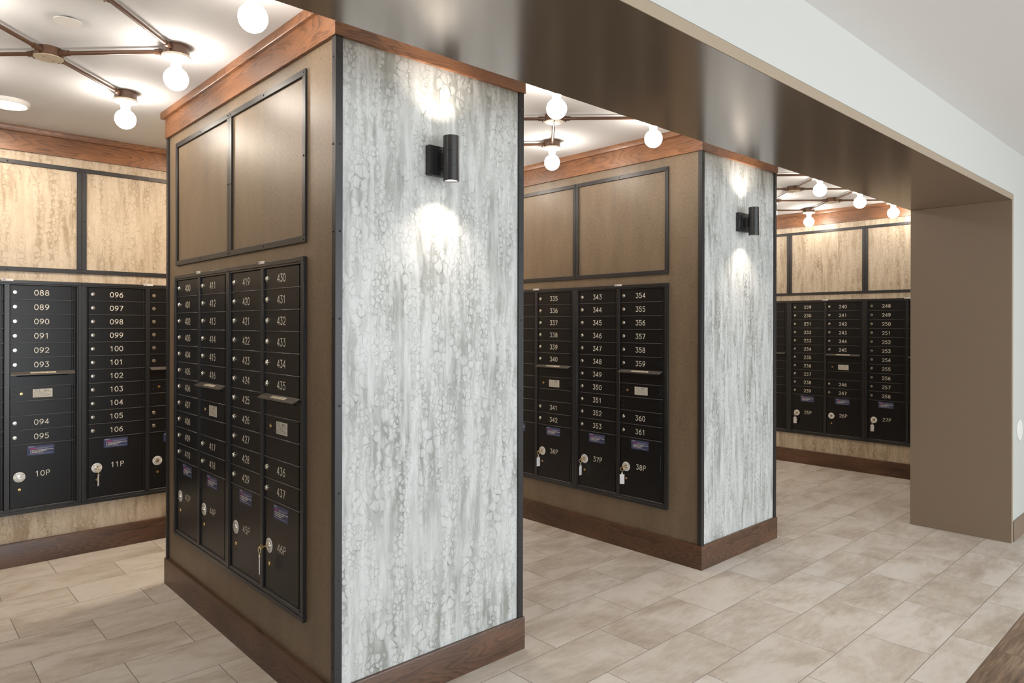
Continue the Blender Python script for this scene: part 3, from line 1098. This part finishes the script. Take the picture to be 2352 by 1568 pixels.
def make_lamp():
    t = thing('ceiling_lamp', 'x', 'ceiling lamp', group='bare globe bulbs on the conduit grid')
    b = MB()
    b.lathe([(.0550, 0), (.0550, -.041), (.053, -.043), (.0001, -.043)], 24)
    part('junction_box', b.mesh('junction_box', M['conduit']), t)
    h = MB().lathe([(.0001, -.043), (.0585, -.043), (.0615, -.047), (.0600, -.053), (.044, -.056), (.028, -.060), (.0255, -.074), (.0225, -.076)], 32)
    for a in (0.6, 2.7, 4.4):
        h.lathe([(.0035, -.0545), (.003, -.0572), (.0001, -.0575)], 8, 1, Matrix.Translation((.047 * math.cos(a), .047 * math.sin(a), 0)))
    part('lampholder', h.mesh('lampholder', [M['cream'], M['conduit']]), t)
    prof = [(.0215, -.070), (.0215, -.094)]
    R, zc = .0515, -.145
    a0 = math.asin(.0235 / R)
    prof.append((.0225, -.097))
    for i in range(15):
        a = a0 + (PI - a0) * i / 14
        prof.append((max(.0001, R * math.sin(a)), zc + R * math.cos(a)))
    part('bulb', MB().lathe(prof, 28).mesh('bulb', M['bulb']), t, label='glowing white globe bulb')
    return t


def make_cover():
    t = thing('junction_box', 'x', 'junction box', group='covered junction boxes of the conduit grid')
    b = MB().lathe([(.0550, 0), (.0550, -.041), (.0001, -.041)], 24)
    part('box', b.mesh('box', M['conduit']), t)
    c = MB().lathe([(.0001, -.041), (.0585, -.041), (.0585, -.0435), (.0001, -.045)], 20)
    c.lathe([(.004, -.044), (.003, -.048), (.0001, -.048)], 8, 1, Matrix.Translation((.03, 0, 0)))
    c.lathe([(.004, -.044), (.003, -.048), (.0001, -.048)], 8, 1, Matrix.Translation((-.03, 0, 0)))
    part('cover_plate', c.mesh('cover_plate', [M['cover'], M['conduit']]), t)
    return t


def make_conduit():
    t = thing('conduit', 'x', 'conduit', group='bronze conduit pipes under the ceiling')
    L = math.hypot(.4122, .4122)
    a = .0562
    part('pipe', MB().tube((a + .002, 0, 0), (L - a - .002, 0, 0), .0092, 14).mesh('pipe', M['conduit']), t)
    for x0, x1 in ((a - .001, a + .038), (L - a - .038, L - a + .001)):
        c = MB().tube((x0, 0, 0), (x1, 0, 0), .0128, 14)
        xs = x0 + .012 if x0 < .2 else x1 - .012
        c.tube((x0 + .014 if x0 < .2 else x1 - .019, 0, 0), (x0 + .019 if x0 < .2 else x1 - .014, 0, 0), .0148, 14)
        c.tube((xs, 0, -.010), (xs, 0, -.021), .0035, 8)
        part('connector', c.mesh('connector', M['conduit']), t)
    return t


LAMP0, COV0, CON0 = make_lamp(), make_cover(), make_conduit()
used = {}


def put(kind, src, loc, rz, label):
    o = src if kind not in used else copy_tree(src)
    used[kind] = 1
    o.location = loc
    o.rotation_euler = (0, 0, rz)
    o['label'] = label
    return o


lamps = {
    'left': [(-.325, .0, 'bare globe lamp above left bay, nearest the camera, cut by the top edge'),
             (-.325, .82, 'bare globe lamp above left bay, second from the camera, left of the wood cornice'),
             (-.325, 1.63, 'bare globe lamp above left bay, deepest in, nearest the back wall'),
             (-1.125, .0, 'bare globe lamp above left bay, out of frame, nearest the hall'),
             (-1.125, .82, 'bare globe lamp above left bay, out of frame, middle of its row'),
             (-1.125, 1.63, 'bare globe lamp above left bay, out of frame, nearest the back wall')],
    'mid': [(1.18, -.02, 'bare globe lamp above middle bay right beside the nearest pillar'),
            (1.98, -.02, 'bare globe lamp above middle bay, rightmost, under the brown soffit edge'),
            (1.18, .78, 'bare globe lamp above middle bay hidden behind the nearest pillar'),
            (1.98, .78, 'bare globe lamp above middle bay, lowest of the three in view'),
            (1.18, 1.58, 'bare globe lamp in the middle bay rear corner behind the nearest pillar'),
            (1.98, 1.58, 'bare globe lamp in the middle bay rear, hidden behind the nearest pillar')],
    'right': [(4.18, -.02, 'bare globe lamp above right bay, highest and leftmost of those clear in view'),
              (4.98, -.02, 'bare globe lamp above right bay, second along the soffit edge'),
              (5.78, -.02, 'bare globe lamp above right bay, rightmost, touching the wood cornice'),
              (4.18, .78, 'bare globe lamp above right bay hidden behind the farther pillar'),
              (4.98, .78, 'bare globe lamp above right bay, only a sliver showing at the farther pillar edge'),
              (5.78, .78, 'bare globe lamp above right bay, lowest, in front of the wood cornice'),
              (4.98, 1.58, 'bare globe lamp at the rear of the right bay, hidden'),
              (5.78, 1.58, 'bare globe lamp at the rear right corner, hidden')],
}
covers = {
    'left': [(-.725, .41, 'tan covered junction box above left bay, cut off beyond the top edge'),
             (-.725, 1.23, 'tan covered junction box above left bay at the crossing of four conduits')],
    'mid': [(1.58, .38, 'tan covered junction box above middle bay just under a globe bulb'),
            (1.58, 1.18, 'tan covered junction box above middle bay hidden behind the nearest pillar')],
    'right': [(3.78, .38, 'covered junction box above right bay hidden by the farther pillar'),
              (4.58, .38, 'covered junction box above right bay, left crossing of conduits'),
              (5.38, .38, 'covered junction box above right bay, right crossing of conduits'),
              (4.58, 1.18, 'covered junction box above right bay rear, hidden, left one'),
              (5.38, 1.18, 'covered junction box above right bay rear, hidden, right one')],
}
DIRN = {(1, 1): 'away', (1, -1): 'rightward', (-1, 1): 'leftward', (-1, -1): 'nearer'}
CNAME = {(-.725, .41): 'left bay box above the photo edge', (-.725, 1.23): 'box visible at top left', (1.58, .38): 'middle bay box in view',
         (1.58, 1.18): 'middle bay rear box, hidden', (3.78, .38): 'box hidden behind the farther pillar', (4.58, .38): 'left crossing box of the right bay',
         (5.38, .38): 'right crossing box of the right bay', (4.58, 1.18): 'hidden left rear box', (5.38, 1.18): 'hidden right rear box'}
KS = 1.0305
sx_ = lambda x: CAM[0] + (x - CAM[0]) * KS
sy_ = lambda y: CAM[1] + (y - CAM[1]) * KS
for bay in lamps:
    for x, y, lb in lamps[bay]:
        put('lamp', LAMP0, (sx_(x), sy_(y), ZC), 0.3, lb)
    for x, y, lb in covers[bay]:
        put('cover', COV0, (sx_(x), sy_(y), ZC), 0.785, lb)
    for x, y, lb in covers[bay]:
        for (bx, by, _) in lamps[bay]:
            dx, dy = bx - x, by - y
            if abs(abs(dx) - .4) < .05 and abs(abs(dy) - .4) < .05:
                ang = math.atan2(dy, dx)
                o = put('con', CON0, (sx_(x), sy_(y), ZCON), ang, 'bronze conduit pipe running %s from the %s' % (DIRN[(1 if dx > 0 else -1, 1 if dy > 0 else -1)], CNAME[(x, y)]))
                k = math.hypot(dx, dy) / math.hypot(.4, .4)
                o.scale = (k, 1, 1)

# disc lights along the back corridor; first one in view, the others assumed
dl = None
for i, (x, y, lb) in enumerate(((-.735, 2.37, 'round white disc light on the ceiling near the back wall at left'),
                                (.50, 2.13, 'assumed round white disc light hidden behind the nearest pillar'),
                                (1.73, 2.37, 'assumed round white disc light at the back of the middle bay'),
                                (3.00, 2.37, 'assumed round white disc light behind the farther pillar'),
                                (4.60, 2.37, 'assumed round white disc light at the back of the right bay'))):
    if dl is None:
        dl = thing('disc_light', lb, 'ceiling light', (x, y, ZC), 0, 'round disc ceiling lights')
        part('rim', MB().lathe([(.105, 0), (.105, -.010), (.098, -.024), (.090, -.0245)], 40).mesh('rim', M['wplast'], fix=False), dl)
        part('diffuser', MB().lathe([(.0901, -.0243), (.0600, -.0285), (.0001, -.0300)], 40).mesh('diffuser', M['disc'], fix=False), dl, label='glowing diffuser')
    else:
        c = copy_tree(dl)
        c.location = (x, y, ZC)
        c['label'] = lb

sp = thing('sprinkler_cover', 'small round white sprinkler cover plate on the ceiling above left bay', 'sprinkler cover', (-.708, .931, ZC))
part('collar', MB().lathe([(.036, 0), (.036, -.008), (.0001, -.008)], 24).mesh('collar', M['steel']), sp)
part('plate', MB().lathe([(.0001, -.0075), (.050, -.0075), (.050, -.0100), (.0001, -.0110)], 40).mesh('plate', M['wplast']), sp)
